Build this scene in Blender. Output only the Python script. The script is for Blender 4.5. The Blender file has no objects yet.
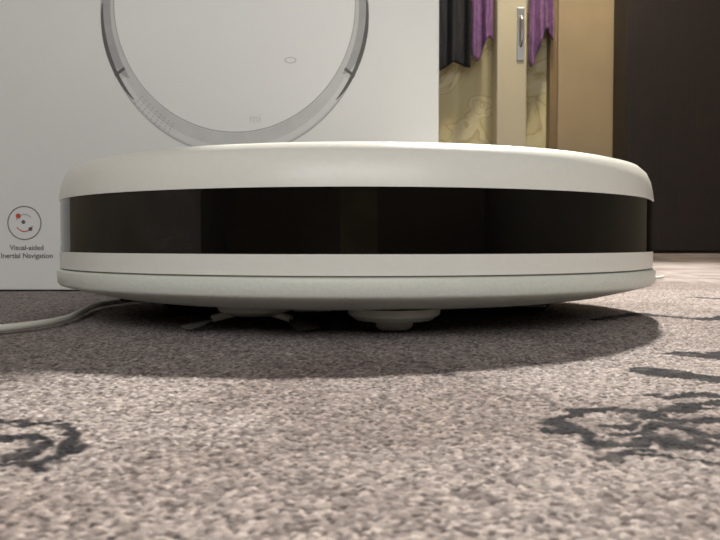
import bpy, bmesh, math, random
import numpy as np
from mathutils import Vector, Matrix
random.seed(3)
rng=np.random.default_rng(5)
scene=bpy.context.scene
scene.view_settings.view_transform='Standard'
CAMH=.0414; F=780.0; HZ=243.0

# ---------------------------------------------------------------- helpers
def lin(c):
    return tuple(((v/255)/12.92 if v/255<=.04045 else ((v/255+.055)/1.055)**2.4) for v in c)+(1,)
def mat(name,rgb,rough=.5,metal=0,noise=0,scale=50,bump=0,coat=0,spec=.5,emit=None,estr=0):
    m=bpy.data.materials.new(name); m.use_nodes=True
    nt=m.node_tree; b=nt.nodes['Principled BSDF']
    b.inputs['Base Color'].default_value=lin(rgb); b.inputs['Roughness'].default_value=rough
    b.inputs['Metallic'].default_value=metal; b.inputs['Coat Weight'].default_value=coat
    b.inputs['Specular IOR Level'].default_value=spec
    if emit:
        b.inputs['Emission Color'].default_value=lin(emit); b.inputs['Emission Strength'].default_value=estr
    tc=nt.nodes.new('ShaderNodeTexCoord'); n=nt.nodes.new('ShaderNodeTexNoise')
    n.inputs['Scale'].default_value=scale; n.inputs['Detail'].default_value=4
    nt.links.new(tc.outputs['Object'],n.inputs['Vector'])
    if noise:
        r=nt.nodes.new('ShaderNodeValToRGB')
        a=lin(rgb)
        r.color_ramp.elements[0].color=tuple(v*(1-noise) for v in a[:3])+(1,)
        r.color_ramp.elements[1].color=tuple(min(1,v*(1+noise)) for v in a[:3])+(1,)
        r.color_ramp.elements[0].position=.3; r.color_ramp.elements[1].position=.7
        nt.links.new(n.outputs['Fac'],r.inputs['Fac']); nt.links.new(r.outputs['Color'],b.inputs['Base Color'])
    if bump:
        bp=nt.nodes.new('ShaderNodeBump'); bp.inputs['Strength'].default_value=bump; bp.inputs['Distance'].default_value=.001
        nt.links.new(n.outputs['Fac'],bp.inputs['Height']); nt.links.new(bp.outputs['Normal'],b.inputs['Normal'])
    return m
def link(o,parent=None):
    scene.collection.objects.link(o)
    if parent: o.parent=parent
    return o
def mesh(name,verts,faces,mats,parent=None,midx=None,smooth=False):
    me=bpy.data.meshes.new(name); me.from_pydata([tuple(v) for v in verts],[],faces); me.update()
    for m in (mats if isinstance(mats,list) else [mats]): me.materials.append(m)
    if midx is not None: me.polygons.foreach_set('material_index',midx)
    if smooth: me.polygons.foreach_set('use_smooth',[True]*len(me.polygons))
    return link(bpy.data.objects.new(name,me),parent)
def box(name,lo,hi,m,parent=None,bevel=0,seg=2):
    bm=bmesh.new(); bmesh.ops.create_cube(bm,size=1)
    for v in bm.verts:
        v.co=Vector([lo[i]+(v.co[i]+.5)*(hi[i]-lo[i]) for i in range(3)])
    if bevel: bmesh.ops.bevel(bm,geom=bm.edges[:],offset=bevel,segments=seg,affect='EDGES',profile=.5)
    me=bpy.data.meshes.new(name); bm.to_mesh(me); bm.free(); me.materials.append(m)
    return link(bpy.data.objects.new(name,me),parent)
def empty(name,loc=(0,0,0)):
    e=bpy.data.objects.new(name,None); e.location=loc; return link(e)
def lathe(name,prof,m,parent=None,seg=64,axis='Z',loc=(0,0,0),mfun=None,mats=None,smooth=True,cap=True):
    vs=[];fs=[];mi=[]
    n=len(prof)
    for i in range(seg):
        a=2*math.pi*i/seg
        for r,z in prof:
            p=Vector((r*math.sin(a),-r*math.cos(a),z))
            if axis=='X': p=Vector((p.z,p.x,p.y))
            if axis=='Y': p=Vector((p.x,p.z,p.y))
            vs.append(p+Vector(loc))
    for i in range(seg):
        j=(i+1)%seg
        for k in range(n-1):
            fs.append((i*n+k,j*n+k,j*n+k+1,i*n+k+1)); mi.append(mfun((i+.5)*360/seg,k) if mfun else 0)
    if cap:
        fs.append([i*n for i in range(seg)][::-1]); mi.append(mfun(0,0) if mfun else 0)
        fs.append([i*n+n-1 for i in range(seg)]); mi.append(mfun(0,n-2) if mfun else 0)
    o=mesh(name,vs,fs,mats or [m],parent,mi,smooth)
    bm=bmesh.new(); bm.from_mesh(o.data); bmesh.ops.recalc_face_normals(bm,faces=bm.faces); bm.to_mesh(o.data); bm.free()
    if smooth:
        for p in o.data.polygons:
            if len(p.vertices)>4: p.use_smooth=False
        e=o.modifiers.new('es','EDGE_SPLIT'); e.split_angle=math.radians(38)
    return o
def tube(name,pts,r,m,parent=None,res=4):
    cu=bpy.data.curves.new(name,'CURVE'); cu.dimensions='3D'; cu.bevel_depth=r; cu.bevel_resolution=res; cu.use_fill_caps=True
    sp=cu.splines.new('NURBS'); sp.points.add(len(pts)-1)
    for p,q in zip(sp.points,pts): p.co=(*q,1)
    sp.use_endpoint_u=True; sp.order_u=3; sp.resolution_u=12
    cu.materials.append(m)
    o=link(bpy.data.objects.new(name,cu),parent)
    dg=bpy.context.evaluated_depsgraph_get()
    me=bpy.data.meshes.new_from_object(o.evaluated_get(dg)); 
    bpy.data.objects.remove(o); o=link(bpy.data.objects.new(name,me),parent)
    for p in me.polygons: p.use_smooth=True
    return o
def text(name,body,size,loc,m,parent,align='CENTER'):
    cu=bpy.data.curves.new(name,'FONT'); cu.body=body; cu.size=size; cu.align_x=align; cu.extrude=.00005; cu.offset=size*.012
    cu.materials.append(m)
    o=link(bpy.data.objects.new(name,cu))
    dg=bpy.context.evaluated_depsgraph_get()
    me=bpy.data.meshes.new_from_object(o.evaluated_get(dg)); bpy.data.objects.remove(o)
    me.transform(Matrix.Translation(loc)@Matrix.Rotation(math.pi/2,4,'X'))
    return link(bpy.data.objects.new(name,me),parent)

# ---------------------------------------------------------------- room shell
wallp=bpy.data.materials.new('wallpaper_floral'); wallp.use_nodes=True
nt=wallp.node_tree; b=nt.nodes['Principled BSDF']; b.inputs['Roughness'].default_value=.6
tc=nt.nodes.new('ShaderNodeTexCoord')
n1=nt.nodes.new('ShaderNodeTexNoise'); n1.inputs['Scale'].default_value=6; n1.inputs['Detail'].default_value=2; n1.inputs['Distortion'].default_value=.8
r1=nt.nodes.new('ShaderNodeValToRGB'); cr=r1.color_ramp
cr.elements[0].position=0; cr.elements[0].color=lin((206,196,154)); cr.elements[1].position=1; cr.elements[1].color=lin((214,205,168))
for p,c in ((.465,(204,193,150)),(.485,(178,160,112)),(.505,(208,197,156)),(.60,(216,208,174)),(.62,(188,170,124)),(.64,(210,201,162))):
    e=cr.elements.new(p); e.color=lin(c)
nt.links.new(tc.outputs['Object'],n1.inputs['Vector']); nt.links.new(n1.outputs['Fac'],r1.inputs['Fac']); nt.links.new(r1.outputs['Color'],b.inputs['Base Color'])
plain=mat('wall_paint',(150,144,134),.8,noise=.05,scale=3)
ceilm=mat('ceiling_paint',(190,187,180),.9,noise=.03,scale=3)
flm=mat('subfloor_laminate',(120,90,60),.5,noise=.2,scale=8)
box('floor',(-2.6,-2.2,-.12),(2.6,3.6,-.012),flm)
box('wall_back',(-2.6,3.4,-.012),(2.6,3.6,2.6),wallp)
box('wall_left',(-2.7,-2.2,-.012),(-2.6,3.4,2.6),plain)
box('wall_right',(2.6,-2.2,-.012),(2.7,3.4,2.6),plain)
box('ceiling',(-2.7,-2.3,2.6),(2.7,3.6,2.7),ceilm)
wf=empty('wall_front')
box('below_window',(-2.7,-2.3,-.012),(2.7,-2.2,.80),plain,wf)
box('above_window',(-2.7,-2.3,2.15),(2.7,-2.2,2.6),plain,wf)
box('pier_a',(-2.7,-2.3,.80),(-1.3,-2.2,2.15),plain,wf)
box('pier_b',(1.3,-2.3,.80),(2.7,-2.2,2.15),plain,wf)
wfm=mat('window_frame_white',(225,225,222),.4,noise=.02,scale=20)
wn=empty('window_1')
box('frame_bottom',(-1.3,-2.27,.80),(1.3,-2.2,.85),wfm,wn,.004)
box('frame_top',(-1.3,-2.27,2.10),(1.3,-2.2,2.15),wfm,wn,.004)
for i,x in enumerate((-1.3,-.46,.41,1.25)): box('mullion_%d'%i,(x,-2.27,.85),(x+.05,-2.2,2.10),wfm,wn,.004)
box('sill',(-1.35,-2.2,.77),(1.35,-2.05,.80),wfm,wn,.005)

# ---------------------------------------------------------------- carpet (real short looped pile near the robot)
def grow(start,end,fac,mn):
    out=[start]
    while out[-1]<end: out.append(out[-1]+max(mn,out[-1]*fac))
    out[-1]=end
    return out
ys=list(np.linspace(-2.0,.08,14))+grow(.10,.24,0,.00042)+grow(.2405,.8,.0023,.0005)+grow(.81,3.38,.035,.01)
xp=grow(0,.12,0,.00045)+grow(.1205,.42,.0041,.0005)+grow(.44,2.5,.06,.02)
xs=[-v for v in xp[:0:-1]]+xp
X,Y=np.meshgrid(np.array(xs),np.array(ys))
nx,ny=X.shape[1],X.shape[0]
CELL=.00118
def h2(i,j,s):
    v=np.sin(i*127.1+j*311.7+s*74.7)*43758.5453
    return v-np.floor(v)
ci=np.floor(X/CELL); cj=np.floor(Y/CELL)
best=np.full(X.shape,9.0); rid=np.zeros(X.shape)
for di in(-1,0,1):
    for dj in(-1,0,1):
        i=ci+di;j=cj+dj
        px=(i+h2(i,j,1))*CELL; py=(j+h2(i,j,2))*CELL
        d=np.hypot(X-px,Y-py)/CELL
        nb=d<best
        rid=np.where(nb,h2(i,j,3),rid); best=np.where(nb,d,best)
def vnoise(X,Y,c,s):
    u=X/c;v=Y/c;i=np.floor(u);j=np.floor(v);fu=u-i;fv=v-j
    fu=fu*fu*(3-2*fu);fv=fv*fv*(3-2*fv)
    return (h2(i,j,s)*(1-fu)+h2(i+1,j,s)*fu)*(1-fv)+(h2(i,j+1,s)*(1-fu)+h2(i+1,j+1,s)*fu)*fv
prof=1-np.clip(best/.85,0,1)**2
hgt=.0005*prof+.0002*(rid-.5)+.0006*(vnoise(X,Y,.007,5)-.5)+.0003*(vnoise(X,Y,.0008,7)-.5)
fade=np.clip((1.2-Y)/.5,0,1)*np.clip((.7-np.abs(X))/.3,0,1)
Z=(hgt-.0010)*fade-.0004
# woven motif -------------------------------------------------
def fp(x,y):
    d=F*CAMH/(y-HZ); return ((x-360)/F*d,d)
wx=X+.006*(vnoise(X,Y,.012,11)-.5)+.005*(vnoise(X,Y,.003,12)-.5)
wy=Y+.008*(vnoise(X,Y,.012,13)-.5)+.006*(vnoise(X,Y,.003,14)-.5)
def stroke(pts,w):
    d=np.full(X.shape,9.0)
    for (a,b_) in zip(pts[:-1],pts[1:]):
        ax,ay=a;bx,by=b_
        L=(bx-ax)**2+(by-ay)**2
        t=np.clip(((wx-ax)*(bx-ax)+(wy-ay)*(by-ay))/L,0,1)
        d=np.minimum(d,np.hypot(wx-ax-t*(bx-ax),wy-ay-t*(by-ay)))
    return np.clip((w-d)/.0014+.5,0,1)
dark=np.zeros(X.shape)
for pts,w in [
 ([(548,414),(575,408),(610,407),(650,411),(700,403),(760,400)],.0030),
 ([(552,418),(566,430),(590,434)],.0026),
 ([(590,434),(612,446),(640,444),(650,434),(636,427),(615,430)],.0026),
 ([(640,428),(680,422),(705,430),(700,442),(676,444),(664,436)],.0030),
 ([(600,420),(625,421),(640,417)],.0024),
 ([(668,415),(700,420),(740,416)],.0034),
 ([(700,430),(730,436),(780,440)],.0034),
 ([(620,458),(650,454),(690,460),(740,466)],.0022),
 ([(648,368),(680,372),(730,378),(780,380)],.0075),
 ([(690,352),(720,354),(790,352)],.0085),
 ([(670,392),(720,394),(780,390)],.0044),
 ([(-60,418),(0,421),(40,423),(72,434)],.0024),
 ([(-60,462),(0,458),(45,460),(72,450),(72,436)],.0024),
 ([(-40,440),(10,438),(44,444),(30,450),(10,448)],.0024),
 ([(600,318),(640,312),(700,318),(760,312)],.0055),
 ([(690,296),(730,298),(800,295)],.007),
 ]:
    dark=np.maximum(dark,stroke([fp(*p) for p in pts],w))
dark=np.maximum(dark,.5*stroke([fp(*p) for p in [(395,352),(450,372),(520,388),(560,404)]],.0010))
dark=np.maximum(dark,.4*stroke([fp(*p) for p in [(470,352),(560,364),(640,362)]],.0014))
for k in range(34):
    cx=rng.uniform(-2.2,2.2); cy=rng.uniform(.85,3.2) if k<24 else rng.uniform(-1.8,-.1)
    a0=rng.uniform(0,6.28); R0=rng.uniform(.06,.16)
    pts=[(cx+R0*(1-t/9)*math.cos(a0+t*.55),cy+R0*(1-t/9)*math.sin(a0+t*.55)) for t in range(9)]
    dark=np.maximum(dark,stroke(pts,.010))
patch=vnoise(X,Y,.09,21)*.6+vnoise(X,Y,.03,22)*.4
dark=np.clip(dark*(.78+.5*vnoise(X,Y,.005,23)),0,1)
verts=np.stack([X.ravel(),Y.ravel(),Z.ravel()],1)
idx=np.arange(nx*ny).reshape(ny,nx)
q=np.stack([idx[:-1,:-1],idx[:-1,1:],idx[1:,1:],idx[1:,:-1]],-1).reshape(-1,4)
me=bpy.data.meshes.new('carpet')
me.vertices.add(len(verts)); me.vertices.foreach_set('co',verts.astype(np.float32).ravel())
me.loops.add(q.size); me.loops.foreach_set('vertex_index',q.astype(np.int32).ravel())
me.polygons.add(len(q)); me.polygons.foreach_set('loop_start',np.arange(0,q.size,4,dtype=np.int32))
me.update(calc_edges=True); me.polygons.foreach_set('use_smooth',[True]*len(q))
at=me.attributes.new('yarn','FLOAT_COLOR','POINT')
speck=.5+(rid-.5)*np.clip((1.5-Y)/.8,.3,1)
col=np.stack([speck,dark,patch,prof],-1).reshape(-1,4).astype(np.float32)
at.data.foreach_set('color',col.ravel())
cm=bpy.data.materials.new('carpet_pile'); cm.use_nodes=True
nt=cm.node_tree; b=nt.nodes['Principled BSDF']; b.inputs['Roughness'].default_value=.95; b.inputs['Specular IOR Level'].default_value=.12
b.inputs['Sheen Weight'].default_value=.04
A=nt.nodes.new('ShaderNodeAttribute'); A.attribute_name='yarn'
S=nt.nodes.new('ShaderNodeSeparateColor'); nt.links.new(A.outputs['Color'],S.inputs['Color'])
ramp=nt.nodes.new('ShaderNodeValToRGB'); cr=ramp.color_ramp
cr.elements[0].position=0; cr.elements[0].color=lin((76,69,69)); cr.elements[1].position=1; cr.elements[1].color=lin((188,178,174))
for p,c in ((.22,(110,102,101)),(.55,(140,131,129)),(.85,(162,152,149))):
    e=cr.elements.new(p); e.color=lin(c)
nt.links.new(S.outputs['Red'],ramp.inputs['Fac'])
pr=nt.nodes.new('ShaderNodeValToRGB'); pr.color_ramp.elements[0].position=.35; pr.color_ramp.elements[0].color=(.76,.73,.72,1)
pr.color_ramp.elements[1].position=.6; pr.color_ramp.elements[1].color=(1,1,1,1)
nt.links.new(S.outputs['Blue'],pr.inputs['Fac'])
mx=nt.nodes.new('ShaderNodeMix'); mx.data_type='RGBA'; mx.blend_type='MULTIPLY'; mx.inputs[0].default_value=1
nt.links.new(ramp.outputs['Color'],mx.inputs[6]); nt.links.new(pr.outputs['Color'],mx.inputs[7])
mx2=nt.nodes.new('ShaderNodeMix'); mx2.data_type='RGBA'; mx2.inputs[7].default_value=lin((30,29,34))
nt.links.new(S.outputs['Green'],mx2.inputs[0]); nt.links.new(mx.outputs[2],mx2.inputs[6])
nt.links.new(mx2.outputs[2],b.inputs['Base Color'])
tc=nt.nodes.new('ShaderNodeTexCoord'); n=nt.nodes.new('ShaderNodeTexNoise'); n.inputs['Scale'].default_value=1800; n.inputs['Detail'].default_value=2
bp=nt.nodes.new('ShaderNodeBump'); bp.inputs['Strength'].default_value=.5; bp.inputs['Distance'].default_value=.0005
nt.links.new(tc.outputs['Object'],n.inputs['Vector']); nt.links.new(n.outputs['Fac'],bp.inputs['Height']); nt.links.new(bp.outputs['Normal'],b.inputs['Normal'])
me.materials.append(cm)
link(bpy.data.objects.new('carpet',me))

# ---------------------------------------------------------------- robot vacuum cleaner
RX,RY,R=-.002,.492,.175
rob=empty('robot_vacuum_cleaner',(RX,RY,0))
white=mat('white_plastic',(236,236,229),.32,noise=.012,scale=300,bump=.08)
white2=mat('lower_white_plastic',(226,230,221),.40,noise=.03,scale=500,bump=.25)
smoke=mat('black_glossy_bumper',(6,5,5),.03,noise=.3,scale=40,spec=.6)
refl_side=mat('painted_side_reflection',(36,33,31),.05,noise=.4,scale=60,spec=.6)  # room reflection on the band's sides, painted in as a paler base colour
refl_mid=mat('painted_centre_reflection',(20,16,10),.04,noise=.4,scale=120,spec=.6)  # faint yellowish reflection mid-band, put into the base colour
darkp=mat('dark_plastic',(38,38,40),.5,noise=.1,scale=80)
rub=mat('black_rubber',(24,24,24),.8,noise=.1,scale=80)
greyp=mat('grey_plastic',(150,150,145),.5,noise=.05,scale=80)
brist=mat('bristle_grey',(96,94,90),.7,noise=.1,scale=80)
trans=mat('translucent_white_plastic',(190,192,182),.35,noise=.05,scale=80)
prof=[(0.001,.0852),(.10,.0851),(.150,.0848),(.162,.0841),(.1675,.0826),(.1712,.0792),(.1733,.0745),(.1744,.0695),(R,.0650),
      (R,.0643),(.1744,.0641),(.1744,.0370),(R,.0368),(R,.0364),(.1748,.0280)]
def mf(a,k):
    if k in(9,10,11):
        aa=a if a<=180 else a-360
        if abs(aa)>112: return 0
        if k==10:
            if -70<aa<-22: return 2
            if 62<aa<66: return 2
            if -2.0<aa<3: return 3
            return 1
        return 1
    return 0
lathe('upper_shell',prof,None,rob,seg=360,mfun=mf,mats=[white,smoke,refl_side,refl_mid],cap=False)
lathe('seam',[(.170,.0284),(.1738,.0284),(.1738,.0268),(.170,.0268)],greyp,rob,seg=180,cap=False)
low=[(.170,.0272),(.1752,.0272),(.1762,.0266),(.1765,.0255),(.1762,.0200),(.1750,.0186),(.166,.0162),(.152,.0128),(.142,.0112),(.138,.0108),(.001,.0108)]
lathe('lower_body',low,white2,rob,seg=240,cap=False)
lathe('lid_seam',[(.1205,.0848),(.1205,.0853),(.1218,.0853),(.1218,.0848)],greyp,rob,seg=160,cap=False)
lathe('ceiling_camera_lens',[(.001,.0863),(.006,.0863),(.0085,.0858),(.0095,.0848)],smoke,rob,seg=48,loc=(0,.03,0),cap=False)
box('button_bar',(-.016,-.105,.0844),(.016,-.088,.0854),white2,rob,bevel=.0004)
for sx in(-.008,.008):
    lathe('button_%d'%(sx>0),[(.001,.0859),(.0045,.0859),(.0052,.0852)],greyp,rob,seg=32,loc=(sx,-.0965,0),cap=False)
box('main_brush_guard',(-.085,.015,.005),(.085,.065,.0112),darkp,rob,bevel=.002)
tube('main_brush',[(-.078,.04,.0095),(0,.04,.0095),(.078,.04,.0095)],.0085,rub,rob)
for s in(-1,1):
    lathe('drive_wheel_%d'%(s>0),[(.012,-.009),(.026,-.009),(.029,-.006),(.029,.006),(.026,.009),(.012,.009)],rub,rob,seg=64,axis='X',loc=(s*.108,-.01,.0282))
    lathe('wheel_hub_%d'%(s>0),[(.004,-.0095),(.013,-.0095),(.013,.0095),(.004,.0095)],greyp,rob,seg=40,axis='X',loc=(s*.108,-.01,.0282))
    box('wheel_housing_%d'%(s>0),(s*.108-.016,-.05,.0085),(s*.108+.016,.03,.0112),darkp,rob,bevel=.001)
lathe('castor_socket',[(.022,.0112),(.0215,.0080),(.018,.0055),(.010,.0050)],trans,rob,seg=64,loc=(.018,-.125,0))
lathe('castor_wheel',[(.003,-.0085),(.0085,-.0085),(.0102,-.006),(.0105,0),(.0102,.006),(.0085,.0085),(.003,.0085)],trans,rob,seg=48,axis='X',loc=(.018,-.125,.0105))
SBX,SBY=-.050,-.106
lathe('side_brush_hub',[(.019,.0112),(.018,.0080),(.013,.0060),(.003,.0056)],trans,rob,seg=48,loc=(SBX,SBY,0))
for k in range(3):
    a=math.radians(88+120*k); dx,dy=math.cos(a),math.sin(a)
    tube('brush_arm_%d'%k,[(SBX+dx*.006,SBY+dy*.006,.0078),(SBX+dx*.016,SBY+dy*.016,.0062),(SBX+dx*.022,SBY+dy*.022,.0048)],.0018,trans,rob)
    for j in range(9):
        aa=a+(j-4)*.06
        tube('bristle_%d_%d'%(k,j),[(SBX+dx*.021,SBY+dy*.021,.0048),(SBX+math.cos(aa)*.028,SBY+math.sin(aa)*.028,.0026),(SBX+math.cos(aa-.06)*.036,SBY+math.sin(aa-.06)*.036,.001)],.0003,brist,rob,res=1)
for sx in(-.12,-.02,.085):
    yy=-math.sqrt(.140**2-sx*sx)
    box('cliff_sensor_%d'%int((sx+.2)*1000),(sx-.009,yy+.004,.0095),(sx+.009,yy+.013,.0112),smoke,rob,bevel=.001)

# ---------------------------------------------------------------- cardboard box
BY=.686; BR=.0690; BL=-.47; BH=.47
card=mat('printed_white_cardboard',(224,224,222),.42,noise=.015,scale=20)
inkd=mat('ink_dark',(92,90,90),.6,noise=.1,scale=90)
inkm=mat('ink_mid_grey',(166,166,166),.6,noise=.08,scale=60)
inkl=mat('ink_light_grey',(200,200,199),.6,noise=.04,scale=60)
inkw=mat('ink_pale',(213,213,212),.6,noise=.02,scale=60)
inkp=mat('ink_white_lid',(229,229,228),.45,noise=.01,scale=10)
inkr=mat('ink_red',(190,70,50),.6,noise=.1,scale=60)
bx=empty('cardboard_product_box',(0,0,0))
box('carton',(BL,BY,0),(BR,BY+.13,BH),card,bx,bevel=.0012)
box('top_flap_tape',(BL+.05,BY+.055,BH-.0006),(BR-.05,BY+.075,BH+.0004),inkl,bx)
def bp_(x,y,layer=1):
    return Vector(((x-360)/F*BY,BY-.00012*layer,CAMH+(HZ-y)/F*BY))
def arc(name,cx,cy,rx1,ry1,rx2,ry2,a0,a1,m,layer,n=60,taper=False):
    vs=[];fs=[]
    for i in range(n+1):
        t=i/n; a=math.radians(a0+(a1-a0)*t); k=math.sin(math.pi*t)**.5 if taper else 1
        vs.append(bp_(cx+rx1*math.cos(a),cy+ry1*math.sin(a),layer))
        vs.append(bp_(cx+(rx1+(rx2-rx1)*k)*math.cos(a),cy+(ry1+(ry2-ry1)*k)*math.sin(a),layer))
    for i in range(n): fs.append((2*i,2*i+1,2*i+3,2*i+2))
    return mesh(name,vs,fs,m,bx)
CX,CY=236,10
arc('picture_body_ring',CX,CY,119,124,133,145,0,360,inkl,1,120)
arc('picture_lid',CX,CY-3,0,0,119.5,126,0,360,inkp,1.5,120)
arc('picture_lid_outline',CX,CY-3,119,125.5,119.8,126.5,0,360,inkm,2,120)
arc('picture_outer_outline',CX,CY,132.5,144.5,133.5,145.7,20,160,inkm,2,90)
arc('picture_bumper_shade',CX,CY,126,137,131,143,30,150,inkw,2,90)
arc('picture_side_shade_a',CX,CY,123,131,133,145,148,196,inkm,2,40,True)
arc('picture_side_shade_b',CX,CY,123,131,133,145,-14,30,inkm,2,40,True)
arc('picture_edge_a',CX,CY,130,142,134.0,146.4,140,182,inkd,3,40,True)
arc('picture_edge_b',CX,CY,130,142,134.0,146.4,-5,40,inkd,3,40,True)
for (a,b_) in((27,28.3),(152,153.3)):
    arc('picture_seam_%d'%a,CX,CY,123,130,134,146,a,b_,inkd,4,4)
vs=[];fs=[]
for i in range(9):
    for j in range(4):
        a=math.radians(120+i*2.3); r=123+j*3
        x=CX+r*math.cos(a); y=CY+r*1.075*math.sin(a)
        k=len(vs)
        for dx,dy in((-.6,-.6),(.6,-.6),(.6,.6),(-.6,.6)): vs.append(bp_(x+dx,y+dy,5))
        fs.append((k,k+1,k+2,k+3))
mesh('picture_speaker_dots',vs,fs,inkm,bx)
arc('picture_button',291,62,0,0,6,3,0,360,inkp,3,24)
arc('picture_button_ring',291,62,4.6,2.2,6,3.2,0,360,inkl,4,24)
text('picture_logo','mi',.0105,bp_(256,123,3),inkw,bx)
arc('icon_ring',25,223,16,16,17,17,0,360,inkd,2,60)
arc('icon_arc_a',25,223,8,8,9,9,20,150,inkr,2,20)
arc('icon_arc_b',25,223,8,8,9,9,200,320,inkm,2,20)
arc('icon_dot_a',19,216,0,0,2.5,2.5,0,360,inkr,3,20)
arc('icon_dot_b',31,229,0,0,2,2,0,360,inkd,3,20)
arc('icon_dot_c',24,222,0,0,2,2,0,360,inkd,3,20)
text('caption_line_1','Visual-aided',.0062,bp_(27,250,2),inkd,bx)
text('caption_line_2','Inertial Navigation',.0062,bp_(27,258,2),inkd,bx)

# ---------------------------------------------------------------- charging cable
cab=mat('white_cable',(225,225,215),.45,noise=.03,scale=100)
tube('charging_cable',[(-.42,.25,.0022),(-.30,.315,.0022),(-.20,.338,.0022),(-.165,.352,.0022),(-.150,.392,.0022),(-.158,.44,.0022),(-.17,.50,.0022),(-.150,.56,.0022),(-.10,.62,.0022),(-.02,.675,.0022),(.10,.672,.0022),(.2,.70,.0022),(.35,.9,.0022)],.0018,cab)

# ---------------------------------------------------------------- background furniture
dk=bpy.data.materials.new('dark_wenge_wood'); dk.use_nodes=True
nt=dk.node_tree; b=nt.nodes['Principled BSDF']; b.inputs['Roughness'].default_value=.6
tc=nt.nodes.new('ShaderNodeTexCoord'); mp=nt.nodes.new('ShaderNodeMapping'); mp.inputs['Scale'].default_value=(40,40,1.5)
n=nt.nodes.new('ShaderNodeTexNoise'); n.inputs['Scale'].default_value=2; n.inputs['Detail'].default_value=5
r=nt.nodes.new('ShaderNodeValToRGB'); r.color_ramp.elements[0].color=lin((20,14,13)); r.color_ramp.elements[1].color=lin((42,30,26))
nt.links.new(tc.outputs['Object'],mp.inputs['Vector']); nt.links.new(mp.outputs['Vector'],n.inputs['Vector']); nt.links.new(n.outputs['Fac'],r.inputs['Fac']); nt.links.new(r.outputs['Color'],b.inputs['Base Color'])
wd=empty('dark_wardrobe',(0,0,0))
W0=1.072
box('carcass',(W0,3.17,0),(2.58,3.33,2.2),dk,wd,bevel=.003)
for i in range(3):
    x0=W0-.003+i*.5
    box('door_panel_%d'%i,(x0,3.15,.01),(x0+.496,3.17,2.19),dk,wd,bevel=.002)
    tube('pull_%d'%i,[(x0+.45,3.145,1.0),(x0+.45,3.13,1.0),(x0+.45,3.13,1.2),(x0+.45,3.145,1.2)],.005,greyp,wd)
beige=mat('beige_laminate',(166,148,118),.45,noise=.06,scale=6)
cream=mat('cream_door_paint',(204,195,170),.4,noise=.03,scale=6)
steel=mat('brushed_steel',(190,190,190),.3,metal=1)
d1=empty('door_1',(0,0,0))
box('leaf',(.842,3.345,0),(1.5,3.385,2.05),beige,d1,bevel=.003)
box('frame_left',(.805,3.335,0),(.838,3.395,2.1),mat('door_frame_trim',(128,106,76),.5,noise=.1,scale=10),d1,bevel=.002)
cb=empty('tall_cabinet',(0,0,0))
box('side_panel',(.569,3.30,0),(.697,3.395,2.0),cream,cb,bevel=.003)
box('cabinet_door',(.571,3.28,.06),(.695,3.30,1.99),cream,cb,bevel=.004)
tube('cabinet_handle',[(.668,3.278,.86),(.668,3.255,.86),(.668,3.25,.90),(.668,3.25,.93),(.668,3.255,.98),(.668,3.278,.98)],.006,steel,cb)
box('handle_plate',(.653,3.274,.80),(.683,3.281,1.02),steel,cb,bevel=.002)
def cloth(name,x0,x1,ztop,zbot,y,m,folds,amp,seed,hang=.02):
    rr=random.Random(seed); NX,NZ=48,60; vs=[];fs=[]
    ph=[rr.uniform(0,6) for _ in range(4)]
    for j in range(NZ+1):
        t=j/NZ; z0=ztop+(zbot-ztop)*t
        w=.35+.65*min(1,t*1.6)**.7
        for i in range(NX+1):
            u=i/NX; c=(x0+x1)/2+(u-.5)*(x1-x0)*w
            yy=y-amp*(.6+.6*t)*(math.sin(u*folds*6.28+ph[1]+t*1.2)+.4*math.sin(u*folds*13+ph[2]))
            z=z0-(hang*math.sin(u*5+ph[3])*t)
            vs.append((c,yy,z))
    for j in range(NZ):
        for i in range(NX):
            a=j*(NX+1)+i; fs.append((a,a+1,a+NX+2,a+NX+1))
    o=mesh(name,vs,fs,m,None,None,True); s=o.modifiers.new('thick','SOLIDIFY'); s.thickness=.004; return o
navy=mat('navy_fabric',(20,22,32),.9,noise=.2,scale=60)
purp=mat('purple_towel',(122,88,132),.95,noise=.25,scale=40,bump=.5)
rack=empty('wall_coat_rack',(0,0,0))
box('rail',(.25,3.375,1.50),(.56,3.399,1.57),beige,rack,bevel=.004)
box('rail_b',(.705,3.375,1.50),(.80,3.399,1.57),beige,rack,bevel=.004)
for i,x in enumerate((.33,.41,.50,.762)):
    tube('hook_%d'%i,[(x,3.375,1.535),(x,3.34,1.53),(x,3.31,1.51),(x,3.30,1.55)],.005,steel,rack)
cloth('hanging_trousers',.30,.460,1.53,.775,3.30,navy,2.2,.014,1)
cloth('hanging_towel',.468,.555,1.53,.85,3.29,purp,1.6,.014,2,.05)
cloth('hanging_towel.001',.704,.81,1.53,.86,3.30,purp,1.8,.014,4,.08)

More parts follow.
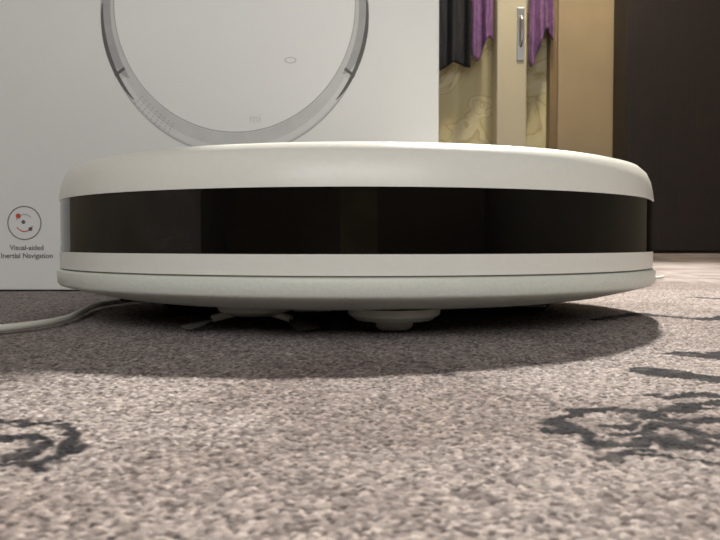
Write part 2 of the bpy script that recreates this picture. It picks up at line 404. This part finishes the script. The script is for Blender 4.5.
# ---------------------------------------------------------------- lamps
LX,LY,LZ=.70,2.72,2.22
lamp=empty('ceiling_lamp',(0,0,0))
glass=mat('lit_opal_glass',(255,240,210),.4,emit=(255,232,190),estr=3)
lathe('canopy',[(.001,.06),(.05,.06),(.055,.03),(.02,0),(.001,0)],steel,lamp,seg=40,loc=(LX,LY,2.54),cap=False)
tube('stem',[(LX,LY,2.55),(LX,LY,2.45),(LX,LY,2.35)],.008,steel,lamp)
lathe('glass_shade',[(.02,.14),(.08,.12),(.14,.07),(.165,.01),(.16,.005),(.135,.065),(.075,.112),(.02,.13)],glass,lamp,seg=64,loc=(LX,LY,2.23),cap=False)
ld=bpy.data.lights.new('bulb','POINT'); ld.energy=75; ld.color=(1,.93,.77); ld.shadow_soft_size=.07
lo=bpy.data.objects.new('bulb',ld); lo.location=(LX,LY,LZ-.02); link(lo,lamp)
spotp=Vector((.76,2.45,2.25)); tgt=Vector((.16,.62,0)); dirv=(tgt-spotp).normalized()
spl=empty('added_rug_spotlight',(0,0,0))  # added unseen spotlight: brightens the rug without overexposing the back wall
can=lathe('added_spot_can',[(.02,.10),(.075,.09),(.085,.03),(.088,-.03),(.083,-.03),(.078,.03),(.02,.06)],steel,spl,seg=48,cap=False)
can.matrix_local=Matrix.Translation(spotp)@(-dirv).to_track_quat('Z','Y').to_matrix().to_4x4()
tube('added_spot_arm',[(spotp.x,spotp.y,2.6),(spotp.x,spotp.y,2.5),tuple(spotp-dirv*.1)],.008,steel,spl)
sd=bpy.data.lights.new('spot','SPOT'); sd.energy=900; sd.color=(1,.945,.85); sd.shadow_soft_size=.07; sd.spot_size=math.radians(54); sd.spot_blend=1
so=bpy.data.objects.new('spot',sd); so.location=spotp+dirv*.035; so.rotation_euler=dirv.to_track_quat('-Z','Y').to_euler(); link(so,spl)
ad=bpy.data.lights.new('window_daylight','AREA'); ad.shape='RECTANGLE'; ad.size=2.5; ad.size_y=1.25; ad.energy=46; ad.color=(1,.985,.955)
ao=bpy.data.objects.new('window_daylight',ad); ao.location=(0,-2.29,1.475); ao.rotation_euler=(math.pi/2,0,0); link(ao)
w=bpy.data.worlds.new('World'); scene.world=w; w.use_nodes=True
bg=w.node_tree.nodes['Background']; bg.inputs[0].default_value=(.8,.88,1,1); bg.inputs[1].default_value=.5

# ---------------------------------------------------------------- camera
cd=bpy.data.cameras.new('camera'); cd.sensor_width=36; cd.lens=F/720*36; cd.clip_start=.01
cd.dof.use_dof=True; cd.dof.focus_distance=.36; cd.dof.aperture_fstop=50
co=bpy.data.objects.new('camera',cd); co.location=(0,0,CAMH)
co.rotation_euler=(math.pi/2-math.atan((270-HZ)/F),0,0); link(co); scene.camera=co
